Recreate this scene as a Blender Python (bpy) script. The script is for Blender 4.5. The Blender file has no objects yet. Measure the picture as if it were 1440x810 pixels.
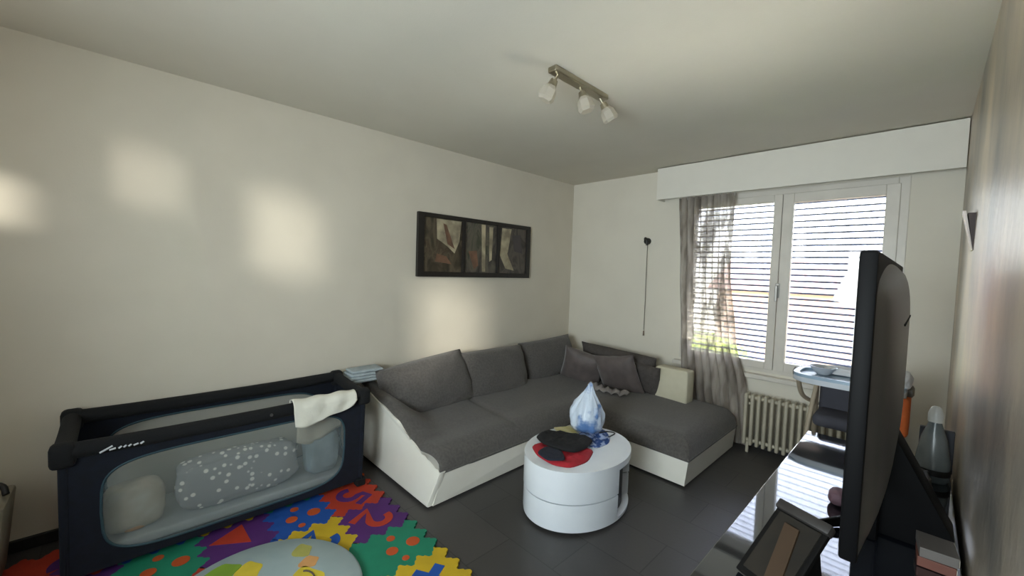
import bpy, bmesh, math, random
from mathutils import Vector, Matrix, noise
random.seed(7)
S = bpy.context.scene
COL = S.collection
PI = math.pi

# ------------------------------------------------------------------ camera
F_PX, PITCH, ROLL, YAW, CAM_H = 565.5, .04555, .0335, .80156, 1.46
fwd = Vector((-math.sin(YAW)*math.cos(PITCH), math.cos(YAW)*math.cos(PITCH), -math.sin(PITCH)))
rt = Vector((math.cos(YAW), math.sin(YAW), 0)); up = rt.cross(fwd)
r2 = math.cos(ROLL)*rt + math.sin(ROLL)*up
u2 = -math.sin(ROLL)*rt + math.cos(ROLL)*up
cd = bpy.data.cameras.new('camera'); cam = bpy.data.objects.new('camera', cd); COL.objects.link(cam)
cd.sensor_width = 36; cd.lens = F_PX/1440*36; cd.clip_start = .02; cd.clip_end = 200
cam.matrix_world = Matrix(((r2.x, u2.x, -fwd.x, 0), (r2.y, u2.y, -fwd.y, 0), (r2.z, u2.z, -fwd.z, CAM_H), (0, 0, 0, 1)))
S.camera = cam

# ------------------------------------------------------------------ light
S.view_settings.view_transform = 'Standard'; S.view_settings.look = 'None'
S.view_settings.gamma = 1; S.view_settings.exposure = 1.45
S.view_settings.use_curve_mapping = False
SKY = 2.6
w = bpy.data.worlds.new('sky'); S.world = w; w.use_nodes = True
nt = w.node_tree; nt.nodes.clear()
wo = nt.nodes.new('ShaderNodeOutputWorld'); bg = nt.nodes.new('ShaderNodeBackground')
tc = nt.nodes.new('ShaderNodeTexCoord'); sp = nt.nodes.new('ShaderNodeSeparateXYZ'); cr = nt.nodes.new('ShaderNodeValToRGB')
mp = nt.nodes.new('ShaderNodeMapRange'); mp.inputs[1].default_value = -1; mp.inputs[2].default_value = 1
nt.links.new(tc.outputs['Generated'], sp.inputs[0]); nt.links.new(sp.outputs['Z'], mp.inputs[0])
nt.links.new(mp.outputs[0], cr.inputs[0]); nt.links.new(cr.outputs[0], bg.inputs[0]); nt.links.new(bg.outputs[0], wo.inputs[0])
e = cr.color_ramp.elements
e[0].position = 0; e[0].color = (1.0, .95, .85, 1)
e[1].position = 1; e[1].color = (.60, .74, 1, 1)
a = e.new(.47); a.color = (1.0, .96, .9, 1)
a = e.new(.53); a.color = (.98, .97, .95, 1)
a = e.new(.70); a.color = (.80, .88, 1, 1)
bg.inputs[1].default_value = SKY

sd = bpy.data.lights.new('sun', 'SUN'); sd.energy = 2.2; sd.angle = math.radians(6); sd.color = (1, .96, .85)
sun = bpy.data.objects.new('sun', sd); COL.objects.link(sun)
SUN_D = Vector((-.62, 1, -.22)).normalized()
sun.rotation_euler = SUN_D.to_track_quat('-Z', 'Y').to_euler()

ad = bpy.data.lights.new('added_near_fill', 'AREA'); ad.shape = 'RECTANGLE'; ad.size = 1.6; ad.size_y = .9; ad.energy = 24; ad.spread = math.radians(125); ad.color = (.84, .96, 1)  # added fill behind the camera to brighten the near side; no door there
al = bpy.data.objects.new('added_near_fill', ad); COL.objects.link(al); al.location = (-.70, -1.22, 1.45)
al.rotation_euler = Vector((-.22, 1, .08)).to_track_quat('-Z', 'Z').to_euler()

ed = bpy.data.lights.new('added_outdoor_uplight', 'AREA'); ed.shape = 'RECTANGLE'; ed.size = 3.5; ed.size_y = 2.4; ed.energy = 6500; ed.color = (1, .95, .86)  # added area light, unseen below the sill outside, to brighten the ceiling
el = bpy.data.objects.new('added_outdoor_uplight', ed); COL.objects.link(el); el.location = (-.9, 6.8, -2.3)
el.rotation_euler = Vector((0, -.85, 1)).to_track_quat('-Z', 'Y').to_euler()

def portal(name, loc, sx, sy, direction):
    l = bpy.data.lights.new(name, 'AREA'); l.shape = 'RECTANGLE'; l.size = sx; l.size_y = sy; l.cycles.is_portal = True
    o = bpy.data.objects.new(name, l); COL.objects.link(o); o.location = loc
    o.rotation_euler = Vector(direction).to_track_quat('-Z', 'Z').to_euler(); return o
portal('window_portal', (-.86, 4.30, 1.40), 1.7, 1.75, (0, -1, 0))

# ------------------------------------------------------------------ materials
def lin(c):
    return tuple(((x/255)/12.92 if x/255 <= .04045 else ((x/255+.055)/1.055)**2.4) for x in c) + (1,)
MATS = {}
def mat(name, c, rough=.6, metal=0, c2=None, scale=8, bump=0, bscale=None, spec=.5, trans=0, detail=4, sheen=0, coat=0, stretch=None, lo=.35, hi=.65):
    if name in MATS: return MATS[name]
    m = bpy.data.materials.new(name); m.use_nodes = True; n = m.node_tree; b = n.nodes['Principled BSDF']
    b.inputs['Base Color'].default_value = lin(c); b.inputs['Roughness'].default_value = rough
    b.inputs['Metallic'].default_value = metal; b.inputs['Specular IOR Level'].default_value = spec
    b.inputs['Transmission Weight'].default_value = trans; b.inputs['Sheen Weight'].default_value = sheen
    b.inputs['Coat Weight'].default_value = coat
    t = n.nodes.new('ShaderNodeTexCoord'); src = t.outputs['Object']
    if stretch:
        mpn = n.nodes.new('ShaderNodeMapping'); mpn.inputs['Scale'].default_value = stretch
        n.links.new(src, mpn.inputs[0]); src = mpn.outputs[0]
    nz = n.nodes.new('ShaderNodeTexNoise'); nz.inputs['Scale'].default_value = scale; nz.inputs['Detail'].default_value = detail
    n.links.new(src, nz.inputs['Vector'])
    r = n.nodes.new('ShaderNodeValToRGB'); r.color_ramp.elements[0].position = lo; r.color_ramp.elements[1].position = hi
    if c2 is None: c2 = tuple(x*.93 for x in c)
    r.color_ramp.elements[0].color = lin(c); r.color_ramp.elements[1].color = lin(c2)
    n.links.new(nz.outputs[0], r.inputs[0]); n.links.new(r.outputs[0], b.inputs['Base Color'])
    if bump:
        bn = n.nodes.new('ShaderNodeTexNoise'); bn.inputs['Scale'].default_value = bscale or scale*6
        n.links.new(src, bn.inputs['Vector'])
        bp = n.nodes.new('ShaderNodeBump'); bp.inputs['Strength'].default_value = bump; bp.inputs['Distance'].default_value = .01
        n.links.new(bn.outputs[0], bp.inputs['Height']); n.links.new(bp.outputs[0], b.inputs['Normal'])
    MATS[name] = m; return m

def seethrough(name, c, opacity, rough=.6, translucent=.5, c2=None, scale=8, stretch=None, pattern=None):
    """cloth or net: part open, part diffuse and translucent"""
    if name in MATS: return MATS[name]
    m = bpy.data.materials.new(name); m.use_nodes = True; n = m.node_tree; n.nodes.clear()
    out = n.nodes.new('ShaderNodeOutputMaterial'); tr = n.nodes.new('ShaderNodeBsdfTransparent')
    df = n.nodes.new('ShaderNodeBsdfDiffuse'); tl = n.nodes.new('ShaderNodeBsdfTranslucent')
    a = n.nodes.new('ShaderNodeMixShader'); b = n.nodes.new('ShaderNodeMixShader')
    t = n.nodes.new('ShaderNodeTexCoord'); mpn = n.nodes.new('ShaderNodeMapping')
    if stretch: mpn.inputs['Scale'].default_value = stretch
    nz = n.nodes.new('ShaderNodeTexNoise'); nz.inputs['Scale'].default_value = scale
    n.links.new(t.outputs['Object'], mpn.inputs[0]); n.links.new(mpn.outputs[0], nz.inputs['Vector'])
    r = n.nodes.new('ShaderNodeValToRGB'); r.color_ramp.elements[0].position = .42; r.color_ramp.elements[1].position = .58
    r.color_ramp.elements[0].color = lin(c); r.color_ramp.elements[1].color = lin(c2 or c)
    n.links.new(nz.outputs[0], r.inputs[0]); n.links.new(r.outputs[0], df.inputs[0]); n.links.new(r.outputs[0], tl.inputs[0])
    a.inputs[0].default_value = translucent; n.links.new(df.outputs[0], a.inputs[1]); n.links.new(tl.outputs[0], a.inputs[2])
    b.inputs[0].default_value = opacity; n.links.new(tr.outputs[0], b.inputs[1]); n.links.new(a.outputs[0], b.inputs[2])
    if pattern:
        mr = n.nodes.new('ShaderNodeMapRange'); mr.inputs[1].default_value = .42; mr.inputs[2].default_value = .58
        mr.inputs[3].default_value = pattern[0]; mr.inputs[4].default_value = pattern[1]
        n.links.new(nz.outputs[0], mr.inputs[0]); n.links.new(mr.outputs[0], b.inputs[0])
    n.links.new(b.outputs[0], out.inputs[0]); MATS[name] = m; return m

def pane_mat():
    m = bpy.data.materials.new('window_glass'); m.use_nodes = True; n = m.node_tree; n.nodes.clear()
    out = n.nodes.new('ShaderNodeOutputMaterial'); tr = n.nodes.new('ShaderNodeBsdfTransparent'); tr.inputs[0].default_value = (.96, .98, .97, 1)
    g = n.nodes.new('ShaderNodeBsdfGlossy'); g.inputs['Roughness'].default_value = .02
    fr = n.nodes.new('ShaderNodeFresnel'); fr.inputs[0].default_value = 1.45
    mx = n.nodes.new('ShaderNodeMixShader'); n.links.new(fr.outputs[0], mx.inputs[0]); n.links.new(tr.outputs[0], mx.inputs[1]); n.links.new(g.outputs[0], mx.inputs[2])
    n.links.new(mx.outputs[0], out.inputs[0]); return m
GLASS = pane_mat()

# ------------------------------------------------------------------ mesh helpers
def bx(bm, x0, x1, y0, y1, z0, z1, bev=0, seg=2):
    vs = [bm.verts.new((x, y, z)) for z in (z0, z1) for y in (y0, y1) for x in (x0, x1)]
    fs = [(0, 2, 3, 1), (4, 5, 7, 6), (0, 1, 5, 4), (2, 6, 7, 3), (0, 4, 6, 2), (1, 3, 7, 5)]
    faces = [bm.faces.new([vs[i] for i in f]) for f in fs]
    if bev:
        ed = list({e for f in faces for e in f.edges})
        bmesh.ops.bevel(bm, geom=ed, offset=bev, segments=seg, profile=.5, affect='EDGES')
    return bm
def box(*a, **k): return bx(bmesh.new(), *a, **k)
def tube(bm, pts, r, n=8, cap=True):
    pts = [Vector(p) for p in pts]; rings = []
    rr = r if isinstance(r, (list, tuple)) else [r]*len(pts)
    prev = None
    for i, p in enumerate(pts):
        d = (pts[min(i+1, len(pts)-1)] - pts[max(i-1, 0)]).normalized()
        if prev is None:
            a = Vector((0, 0, 1)) if abs(d.z) < .9 else Vector((1, 0, 0)); s = d.cross(a).normalized()
        else:
            s = (prev - d*prev.dot(d)).normalized()
        prev = s; t = d.cross(s)
        rings.append([bm.verts.new(p + rr[i]*(math.cos(2*PI*k/n)*s + math.sin(2*PI*k/n)*t)) for k in range(n)])
    for A, B in zip(rings, rings[1:]):
        for k in range(n): bm.faces.new((A[k], A[(k+1) % n], B[(k+1) % n], B[k]))
    if cap: bm.faces.new(rings[0][::-1]); bm.faces.new(rings[-1])
    return bm
def smooth_path(pts, k=6):
    pts = [Vector(p) for p in pts]; out = []
    P = [pts[0]] + pts + [pts[-1]]
    for i in range(1, len(P)-2):
        for j in range(k):
            t = j/k; a, b, c, d = P[i-1], P[i], P[i+1], P[i+2]
            out.append(.5*((2*b) + (-a+c)*t + (2*a-5*b+4*c-d)*t*t + (-a+3*b-3*c+d)*t**3))
    out.append(pts[-1]); return out
def prism(bm, poly, z0, z1, axis='z', bev=0):
    """poly of 2-D points, extruded along an axis; x: (y,z) y: (x,z) z: (x,y)"""
    f = {'z': lambda a, b, c: (a, b, c), 'y': lambda a, b, c: (a, c, b), 'x': lambda a, b, c: (c, a, b)}[axis]
    A = [bm.verts.new(f(a, b, z0)) for a, b in poly]; B = [bm.verts.new(f(a, b, z1)) for a, b in poly]
    n = len(poly); fs = [bm.faces.new(A[::-1]), bm.faces.new(B)]
    for i in range(n): fs.append(bm.faces.new((A[i], A[(i+1) % n], B[(i+1) % n], B[i])))
    if bev:
        ed = [e for e in fs[1].edges] + [e for e in fs[0].edges]
        bmesh.ops.bevel(bm, geom=ed, offset=bev, segments=2, profile=.5, affect='EDGES')
    bmesh.ops.recalc_face_normals(bm, faces=bm.faces); return bm
def lathe(bm, prof, c=(0, 0), n=24, sx=1, sy=1):
    rings = [[bm.verts.new((c[0]+r*sx*math.cos(2*PI*k/n), c[1]+r*sy*math.sin(2*PI*k/n), z)) for k in range(n)] for r, z in prof]
    for A, B in zip(rings, rings[1:]):
        for k in range(n): bm.faces.new((A[k], A[(k+1) % n], B[(k+1) % n], B[k]))
    bm.faces.new(rings[0][::-1]); bm.faces.new(rings[-1]); return bm
def obj(name, bm, m, parent=None, smooth=None, loc=None, rot=None):
    bmesh.ops.recalc_face_normals(bm, faces=bm.faces)
    me = bpy.data.meshes.new(name); bm.to_mesh(me); bm.free()
    if m: me.materials.append(m)
    o = bpy.data.objects.new(name, me); COL.objects.link(o)
    if smooth is not None:
        for p in me.polygons: p.use_smooth = True
        try: me.set_sharp_from_angle(angle=math.radians(smooth))
        except Exception: pass
    if parent: o.parent = parent
    if loc: o.location = loc
    if rot: o.rotation_euler = rot
    return o
def split_obj(name, bm, m, parent, smooth=None):
    """every connected piece becomes an object of its own"""
    left = set(bm.verts); out = []
    while left:
        st = [left.pop()]; isl = set(st)
        while st:
            v = st.pop()
            for e_ in v.link_edges:
                o_ = e_.other_vert(v)
                if o_ in left: left.discard(o_); isl.add(o_); st.append(o_)
        nb = bmesh.new(); mp_ = {v: nb.verts.new(v.co) for v in isl}
        for f in {f for v in isl for f in v.link_faces}: nb.faces.new([mp_[v] for v in f.verts])
        out.append(obj(name, nb, m, parent, smooth))
    bm.free(); return out
def thing(name, label, cat, loc=(0, 0, 0), rot=(0, 0, 0), group=None):
    o = bpy.data.objects.new(name, None); COL.objects.link(o); o.location = loc; o.rotation_euler = rot
    o.empty_display_size = .1; o['label'] = label; o['category'] = cat
    if group: o['group'] = group
    return o
def tag(o, label, cat, group=None):
    o['label'] = label; o['category'] = cat
    if group: o['group'] = group
    return o
def struct(name, bm, m, parent=None, smooth=None):
    o = obj(name, bm, m, parent, smooth)
    if parent is None: o['kind'] = 'structure'
    return o
def local(bm, loc):
    bmesh.ops.translate(bm, verts=bm.verts, vec=-Vector(loc)); return bm
def nz3(x, y, z, s=1): return noise.noise(Vector((x*s, y*s, z*s)))

# ------------------------------------------------------------------ room
XL, XR, YB, YF, H = -3.03, .13, 3.92, -1.30, 2.5
wallw = mat('white_painted_plaster', (214, 207, 192), .75, c2=(210, 203, 188), scale=3, bump=.04, bscale=120)
ceilm = mat('white_ceiling_paint', (216, 210, 197), .8, c2=(212, 206, 193), scale=2, bump=.04, bscale=90)
backm = mat('white_back_wall_paint', (222, 216, 202), .75, c2=(218, 212, 198), scale=3, bump=.04, bscale=120)
def floor_mat():
    m = mat('dark_floor_tile', (74, 71, 70), .42, c2=(64, 62, 61), scale=5, bump=.05, bscale=60)
    n = m.node_tree; b = n.nodes['Principled BSDF']; t = n.nodes.new('ShaderNodeTexCoord')
    br = n.nodes.new('ShaderNodeTexBrick'); br.inputs['Scale'].default_value = 1; br.inputs['Brick Width'].default_value = .6; br.inputs['Row Height'].default_value = .3
    br.inputs['Mortar Size'].default_value = .003; br.inputs['Color1'].default_value = lin((70, 67, 66)); br.inputs['Color2'].default_value = lin((62, 60, 59)); br.inputs['Mortar'].default_value = lin((48, 46, 45))
    n.links.new(t.outputs['Object'], br.inputs['Vector']); n.links.new(br.outputs[0], b.inputs['Base Color']); return m
struct('floor', box(XL-.2, XR+.2, YF-.2, YB+.15, -.15, 0), floor_mat())
struct('ceiling', box(XL-.2, XR+.2, YF-.2, YB+.15, H, H+.2), ceilm)
struct('wall_left', box(XL-.2, XL, YF-.2, YB+.15, -.15, H+.2), wallw)
def right_mat():
    m = mat('mottled_stone_look_wallpaper', (206, 190, 168), .38, c2=(136, 132, 126), scale=1.6, bump=.25, bscale=14, lo=.35, hi=.7, detail=8, stretch=(1, 1.4, .9), spec=.5)
    return m
struct('wall_right', box(XR, XR+.2, YF-.2, YB+.15, -.15, H+.2), right_mat())
# back wall with the window opening
WX0, WX1, WZ0, WZ1 = -1.66, -.12, .66, 2.20
bm = bmesh.new()
bx(bm, XL, WX0, YB, YB+.15, 0, H); bx(bm, WX1, XR, YB, YB+.15, 0, H)
bx(bm, WX0, WX1, YB, YB+.15, 0, WZ0); bx(bm, WX0, WX1, YB, YB+.15, WZ1, H)
struct('wall_back', bm, backm)
# near wall behind the camera, openings added to shape sun patches on wall_left
def holed_wall(x0, x1, z0, z1, holes, y0, y1):
    xs = sorted({x0, x1, *[h[0] for h in holes], *[h[1] for h in holes]}); zs = sorted({z0, z1, *[h[2] for h in holes], *[h[3] for h in holes]})
    bm = bmesh.new()
    for a, b in zip(xs, xs[1:]):
        for c, d in zip(zs, zs[1:]):
            cx, cz = (a+b)/2, (c+d)/2
            if not any(h[0] < cx < h[1] and h[2] < cz < h[3] for h in holes): bx(bm, a, b, y0, y1, c, d)
    return bm
def back_project(y, z0, z1, ya, yb):
    """opening in the near wall that lets the sun reach wall_left at y ya..yb, z z0..z1"""
    d = SUN_D; res = []
    for yy, zz in ((ya, z0), (yb, z1)):
        t = (yy - YF)/d.y; res.append((XL - d.x*t, zz - d.z*t))
    return res[0][0], res[1][0], res[0][1], res[1][1]
holes = [back_project(0, 1.40, 1.88, .70, .95), back_project(0, .58, 1.24, 1.98, 2.44), back_project(0, 1.74, 2.04, .06, .20),
         back_project(0, 1.66, 1.80, -.70, -.30)]
struct('wall_front', holed_wall(XL, XR, 0, H, holes, YF-.06, YF), wallw)
for h in holes:
    portal('front_portal', ((h[0]+h[1])/2, YF-.08, (h[2]+h[3])/2), h[1]-h[0], h[3]-h[2], (0, 1, 0))
blk = mat('black_skirting', (28, 27, 27), .5)
struct('baseboard_left', box(XL, XL+.02, YF, YB, 0, .06, bev=.004), blk)
struct('baseboard_back', box(XL+.02, XR-.002, YB-.015, YB, 0, .06, bev=.004), blk)

# ------------------------------------------------------------------ window
frm = mat('white_window_frame', (214, 208, 198), .4, c2=(208, 202, 192))
win = thing('window_1', 'white two-casement window with closed exterior slat blind above the radiator', 'window')
for k in ('label', 'category'): del win[k]
win['kind'] = 'structure'
def ring(x0, x1, z0, z1, w, y0, y1, bev=.004):
    bm = bmesh.new()
    bx(bm, x0, x0+w, y0, y1, z0, z1, bev=bev); bx(bm, x1-w, x1, y0, y1, z0, z1, bev=bev)
    bx(bm, x0+w, x1-w, y0, y1, z0, z0+w, bev=bev); bx(bm, x0+w, x1-w, y0, y1, z1-w, z1, bev=bev); return bm
obj('window_frame', ring(WX0, WX1, WZ0, WZ1, .06, YB-.005, YB+.06), frm, win)
MX = -.865
for x0, x1 in ((WX0+.045, MX), (MX, WX1-.045)):
    c = obj('casement', ring(x0+.002, x1-.002, WZ0+.03, WZ1-.045, .075 if x1 > MX else .06, YB-.02, YB+.04), frm, win)
    obj('pane', box(x0+.06, x1-.06, YB+.010, YB+.016, WZ0+.08, WZ1-.1), GLASS, c)
hb = bmesh.new(); bx(hb, MX-.015, MX+.015, YB-.032, YB-.020, 1.30, 1.42, bev=.004); bx(hb, MX-.010, MX+.010, YB-.062, YB-.030, 1.385, 1.405, bev=.003); bx(hb, MX-.010, MX+.010, YB-.066, YB-.052, 1.27, 1.405, bev=.004)
obj('window_handle', hb, mat('brushed_handle', (170, 168, 164), .3, 1), win)
struct('trim_1', box(WX0-.04, WX1+.05, YB-.065, YB-.001, .600, .640, bev=.008), frm)       # window board
# exterior slat blind
def slat_mat():
    m = seethrough('blind_slat', (104, 110, 130), 1.0, translucent=.05); return m
bl = thing('slat_blind', 'light grey horizontal slat blind hanging outside the window', 'blind', (MX-.02, YB+.13, 0))
bm = bmesh.new(); nsl = 31; pitch = .0495
for i in range(nsl):
    z = WZ0+.04+i*pitch
    for (ya, za, yb, zb) in ((-.0290, -.007, -.0280, .005), (-.028, .005, -.012, .007), (-.012, .007, .012, .003), (.012, .003, .029, -.008)):
        vs = [bm.verts.new((x, y, z+q)) for x, y, q in ((-.74, ya, za), (.73, ya, za), (.73, yb, zb), (-.74, yb, zb))]
        vt = [bm.verts.new(v.co + Vector((0, 0, .0012))) for v in vs]
        bm.faces.new(vs[::-1]); bm.faces.new(vt)
        for k in range(4): bm.faces.new((vs[k], vs[(k+1) % 4], vt[(k+1) % 4], vt[k]))
o = obj('slats', bm, slat_mat(), bl)
bm = bmesh.new()
for x in (-.742, .732): bx(bm, x-.01, x+.01, -.03, .03, WZ0+.01, WZ1-.01)
split_obj('side_rail', bm, frm, bl)
bm = bmesh.new()
for x in (-.55, -.15, .16, .56): tube(bm, [(x, -.026, WZ0+.03), (x, -.026, WZ1)], .0012, 5)
split_obj('ladder_cord', bm, frm, bl)
obj('head_rail', box(-.74, .73, -.03, .03, WZ1-.02, WZ1+.03), frm, bl)
# curtain box along the ceiling
vb = thing('curtain_box', 'long white pelmet box under the ceiling above the window', 'pelmet', (-.885, 3.77, 2.19))
obj('front_board', box(-1.01, 1.01, -.008, .012, 0, .30, bev=.002), mat('pelmet_paint', (226, 222, 212), .6, c2=(224, 220, 210)), vb)
obj('end_board', box(-1.01, -.995, .012, .148, 0, .30), MATS['pelmet_paint'], vb)
rb = bmesh.new(); bx(rb, -.99, 1.0, .05, .075, .275, .295); bx(rb, -.99, 1.0, .10, .12, .275, .295)
split_obj('curtain_rail', rb, mat('rail_grey', (120, 118, 112), .5), vb)

# ------------------------------------------------------------------ outside
G = mat('lawn', (96, 120, 60), .9, c2=(130, 140, 70), scale=.6)
o = obj('ground', box(-14, 12, 8, 32, -2.9, -2.8), G); o['kind'] = 'structure'
def hedge(x0, x1, y, z0, z1, seed):
    bm = bmesh.new(); bmesh.ops.create_icosphere(bm, subdivisions=5, radius=1)
    for v in bm.verts:
        n_ = .12*nz3(v.co.x+seed, v.co.y, v.co.z, 3) + .10*nz3(v.co.x, v.co.y+seed, v.co.z, 9)
        v.co *= 1+n_; v.co.x *= (x1-x0)/2; v.co.y *= .8; v.co.z *= (z1-z0)/2
        v.co += Vector(((x0+x1)/2, y, (z0+z1)/2))
    return bm
tag(obj('garden_bush', hedge(-4.4, -1.9, 9, -2.8, .16, 2), mat('bush_leaf', (170, 190, 70), .8, c2=(205, 215, 120), scale=6), smooth=180), 'green bush outside behind the lower left window slats', 'bush')
hs = thing('neighbour_house', 'pale pink house seen outside through the window slats', 'house', (-.5, 22, -2.8))
obj('wall', box(-7, 7, 0, 6, 0, 3.6), mat('pink_render', (228, 186, 170), .9), hs)
bm = bmesh.new(); prism(bm, [(-.6, 3.6), (6.6, 3.6), (3, 5.2)], -7.4, 7.4, 'x'); obj('roof', bm, mat('roof_tile', (214, 168, 150), .9), hs)
for x in (-5, -2.5, 0, 2.5, 5): obj('window', box(x-.5, x+.5, -.05, 0.02, 1.2, 2.6, bev=.02), mat('pale_shutter', (205, 190, 190), .6), hs)

# ------------------------------------------------------------------ radiator
rad = thing('radiator', 'beige ribbed column radiator under the window', 'radiator', (-.62, 3.76, .07))
rm = mat('radiator_enamel', (188, 180, 160), .45)
for i in range(18):
    x = -.38+i*.047
    b2 = bmesh.new(); bx(b2, x-.013, x+.013, -.045, .045, .0, .43, bev=.011, seg=3)
    obj('radiator_column', b2, rm, rad, 40)
b2 = bmesh.new()
for z in (.035, .395): tube(b2, [(-.40, 0, z), (.45, 0, z)], .016, 10)
for x in (-.36, .4): bx(b2, x-.01, x+.01, .0, .145, .33, .35); bx(b2, x-.01, x+.01, -.01, .01, -.07, .02)
obj('radiator_pipe', b2, rm, rad, 40)

# ------------------------------------------------------------------ curtain
def curtain():
    bm = bmesh.new(); nx, nzv = 150, 70; rows = []
    Lk = [(2.17, -1.70), (1.5, -1.66), (.85, -1.62), (.45, -1.60), (.03, -1.50)]
    Rk = [(2.17, -1.19), (1.5, -1.20), (.9, -1.13), (.5, -1.02), (.03, -.97)]
    def ip(K, z):
        for (a, xa), (b, xb) in zip(K, K[1:]):
            if z >= b: t = (a-z)/(a-b); t = t*t*(3-2*t)*.5+t*.5; return xa+(xb-xa)*t
        return K[-1][1]
    for j in range(nzv+1):
        z = 2.19-(2.19-.03)*j/nzv; x0, x1 = ip(Lk, z), ip(Rk, z); r = []
        for i in range(nx+1):
            s = i/nx; dens = 8.5
            amp = .022+.012*math.sin(3*z+s*5)
            ph = s*dens*2*PI + .8*math.sin(z*1.7+s*4)
            y = 3.825-.012*(1-z/2.2) + amp*math.sin(ph) + .008*nz3(s*9, z*1.2, 4, 1)
            x = x0+(x1-x0)*s + .010*math.cos(ph)
            r.append(bm.verts.new((x, y, z)))
        rows.append(r)
    for A, B in zip(rows, rows[1:]):
        for i in range(nx): bm.faces.new((A[i], A[i+1], B[i+1], B[i]))
    return bm
ct = thing('curtain', 'sheer grey patterned curtain at the left side of the window', 'curtain', (-1.45, 3.83, .03))
o = obj('curtain_fabric', local(curtain(), (-1.45, 3.83, .03)), seethrough('sheer_curtain', (150, 142, 134), .7, translucent=.45, c2=(196, 188, 180), scale=9, stretch=(2.2, 1, .45), pattern=(.96, .76)), ct, 180)
bm = bmesh.new()
for i in range(14):
    x = -.24+i*.037; bx(bm, x-.003, x+.003, -.004, .004, 2.14, 2.42)
split_obj('curtain_hook', bm, mat('hook_white', (200, 198, 190), .5), ct)

# ------------------------------------------------------------------ wall cord switch
sw = thing('cord_pull', 'small black wall knob with thin hanging cord left of the curtain', 'wall fitting', (-2.04, YB, 1.80))
b2 = bmesh.new(); lathe(b2, [(.012, 0), (.034, .002), (.034, .03), (.026, .045), (.0, .047)][:4], n=20)
obj('wall_plate', b2, mat('black_plastic', (22, 21, 20), .4), sw, 40, rot=(PI/2, 0, 0))
b2 = bmesh.new(); tube(b2, smooth_path([(-.028, -.02, .022), (-.01, -.045, .03), (.012, -.055, .01), (.014, -.05, -.045)]), .012, 10)
obj('knob', b2, MATS['black_plastic'], sw, 60)
b2 = bmesh.new(); tube(b2, [(.008, -.03, -.03), (.008, -.028, -.42), (.010, -.026, -.58), (.006, -.02, -.92)], .0028, 6)
obj('cord', b2, mat('cord_grey', (120, 112, 104), .7), sw)
b2 = bmesh.new(); tube(b2, [(.006, -.02, -.93), (.006, -.02, -.98)], [.006, .009], 8); obj('cord_weight', b2, mat('weight_brown', (120, 100, 85), .6), sw)

# ------------------------------------------------------------------ picture on left wall
pic = thing('framed_picture', 'wide black framed triptych of rocky woodland scenes on the left wall', 'picture', (XL, 2.47, 1.65))
fb = mat('black_frame', (34, 30, 27), .4)
b2 = bmesh.new(); W2, H2 = .685, .275
bx(b2, .0, .035, -W2, W2, H2-.035, H2, bev=.004); bx(b2, .0, .035, -W2, W2, -H2, -H2+.045, bev=.004)
for y0, y1 in ((-W2, -W2+.06), (-.215, -.185), (.215, .245), (W2-.05, W2)): bx(b2, .0, .035, y0, y1, -H2+.04, H2-.03, bev=.003)
obj('frame', b2, fb, pic)
def art_mat(name, seed, cols):
    m = bpy.data.materials.new(name); m.use_nodes = True; n = m.node_tree; b = n.nodes['Principled BSDF']; b.inputs['Roughness'].default_value = .3
    t = n.nodes.new('ShaderNodeTexCoord'); mp_ = n.nodes.new('ShaderNodeMapping'); mp_.inputs['Location'].default_value = (seed, seed*2.1, seed*.7); mp_.inputs['Scale'].default_value = (1, 2.2, 1.1)
    nz = n.nodes.new('ShaderNodeTexNoise'); nz.inputs['Scale'].default_value = 3.4; nz.inputs['Detail'].default_value = 5; nz.inputs['Distortion'].default_value = 1.2
    r = n.nodes.new('ShaderNodeValToRGB'); n.links.new(t.outputs['Object'], mp_.inputs[0]); n.links.new(mp_.outputs[0], nz.inputs['Vector']); n.links.new(nz.outputs[0], r.inputs[0])
    el = r.color_ramp.elements; ps = [.30, .42, .52, .62, .72]
    el[0].position = ps[0]; el[0].color = lin(cols[0]); el[1].position = ps[-1]; el[1].color = lin(cols[-1])
    for p_, c_ in list(zip(ps, cols))[1:-1]: q = el.new(p_); q.color = lin(c_)
    n.links.new(r.outputs[0], b.inputs['Base Color']); return m
def blobpoly(bm, pts, x0, x1): prism(bm, pts, x0, x1, 'x')
art = [(-W2+.06, -.215, 'art_rocks', .3, [(40, 34, 28), (66, 58, 46), (96, 86, 68), (74, 62, 50), (120, 108, 84)]),
       (-.185, .215, 'art_trees', 5.2, [(40, 38, 36), (84, 78, 70), (100, 94, 82), (60, 66, 50), (112, 104, 90)]),
       (.245, W2-.05, 'art_path', 9.7, [(40, 36, 34), (66, 60, 56), (92, 84, 76), (60, 54, 50), (110, 102, 90)])]
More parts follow.
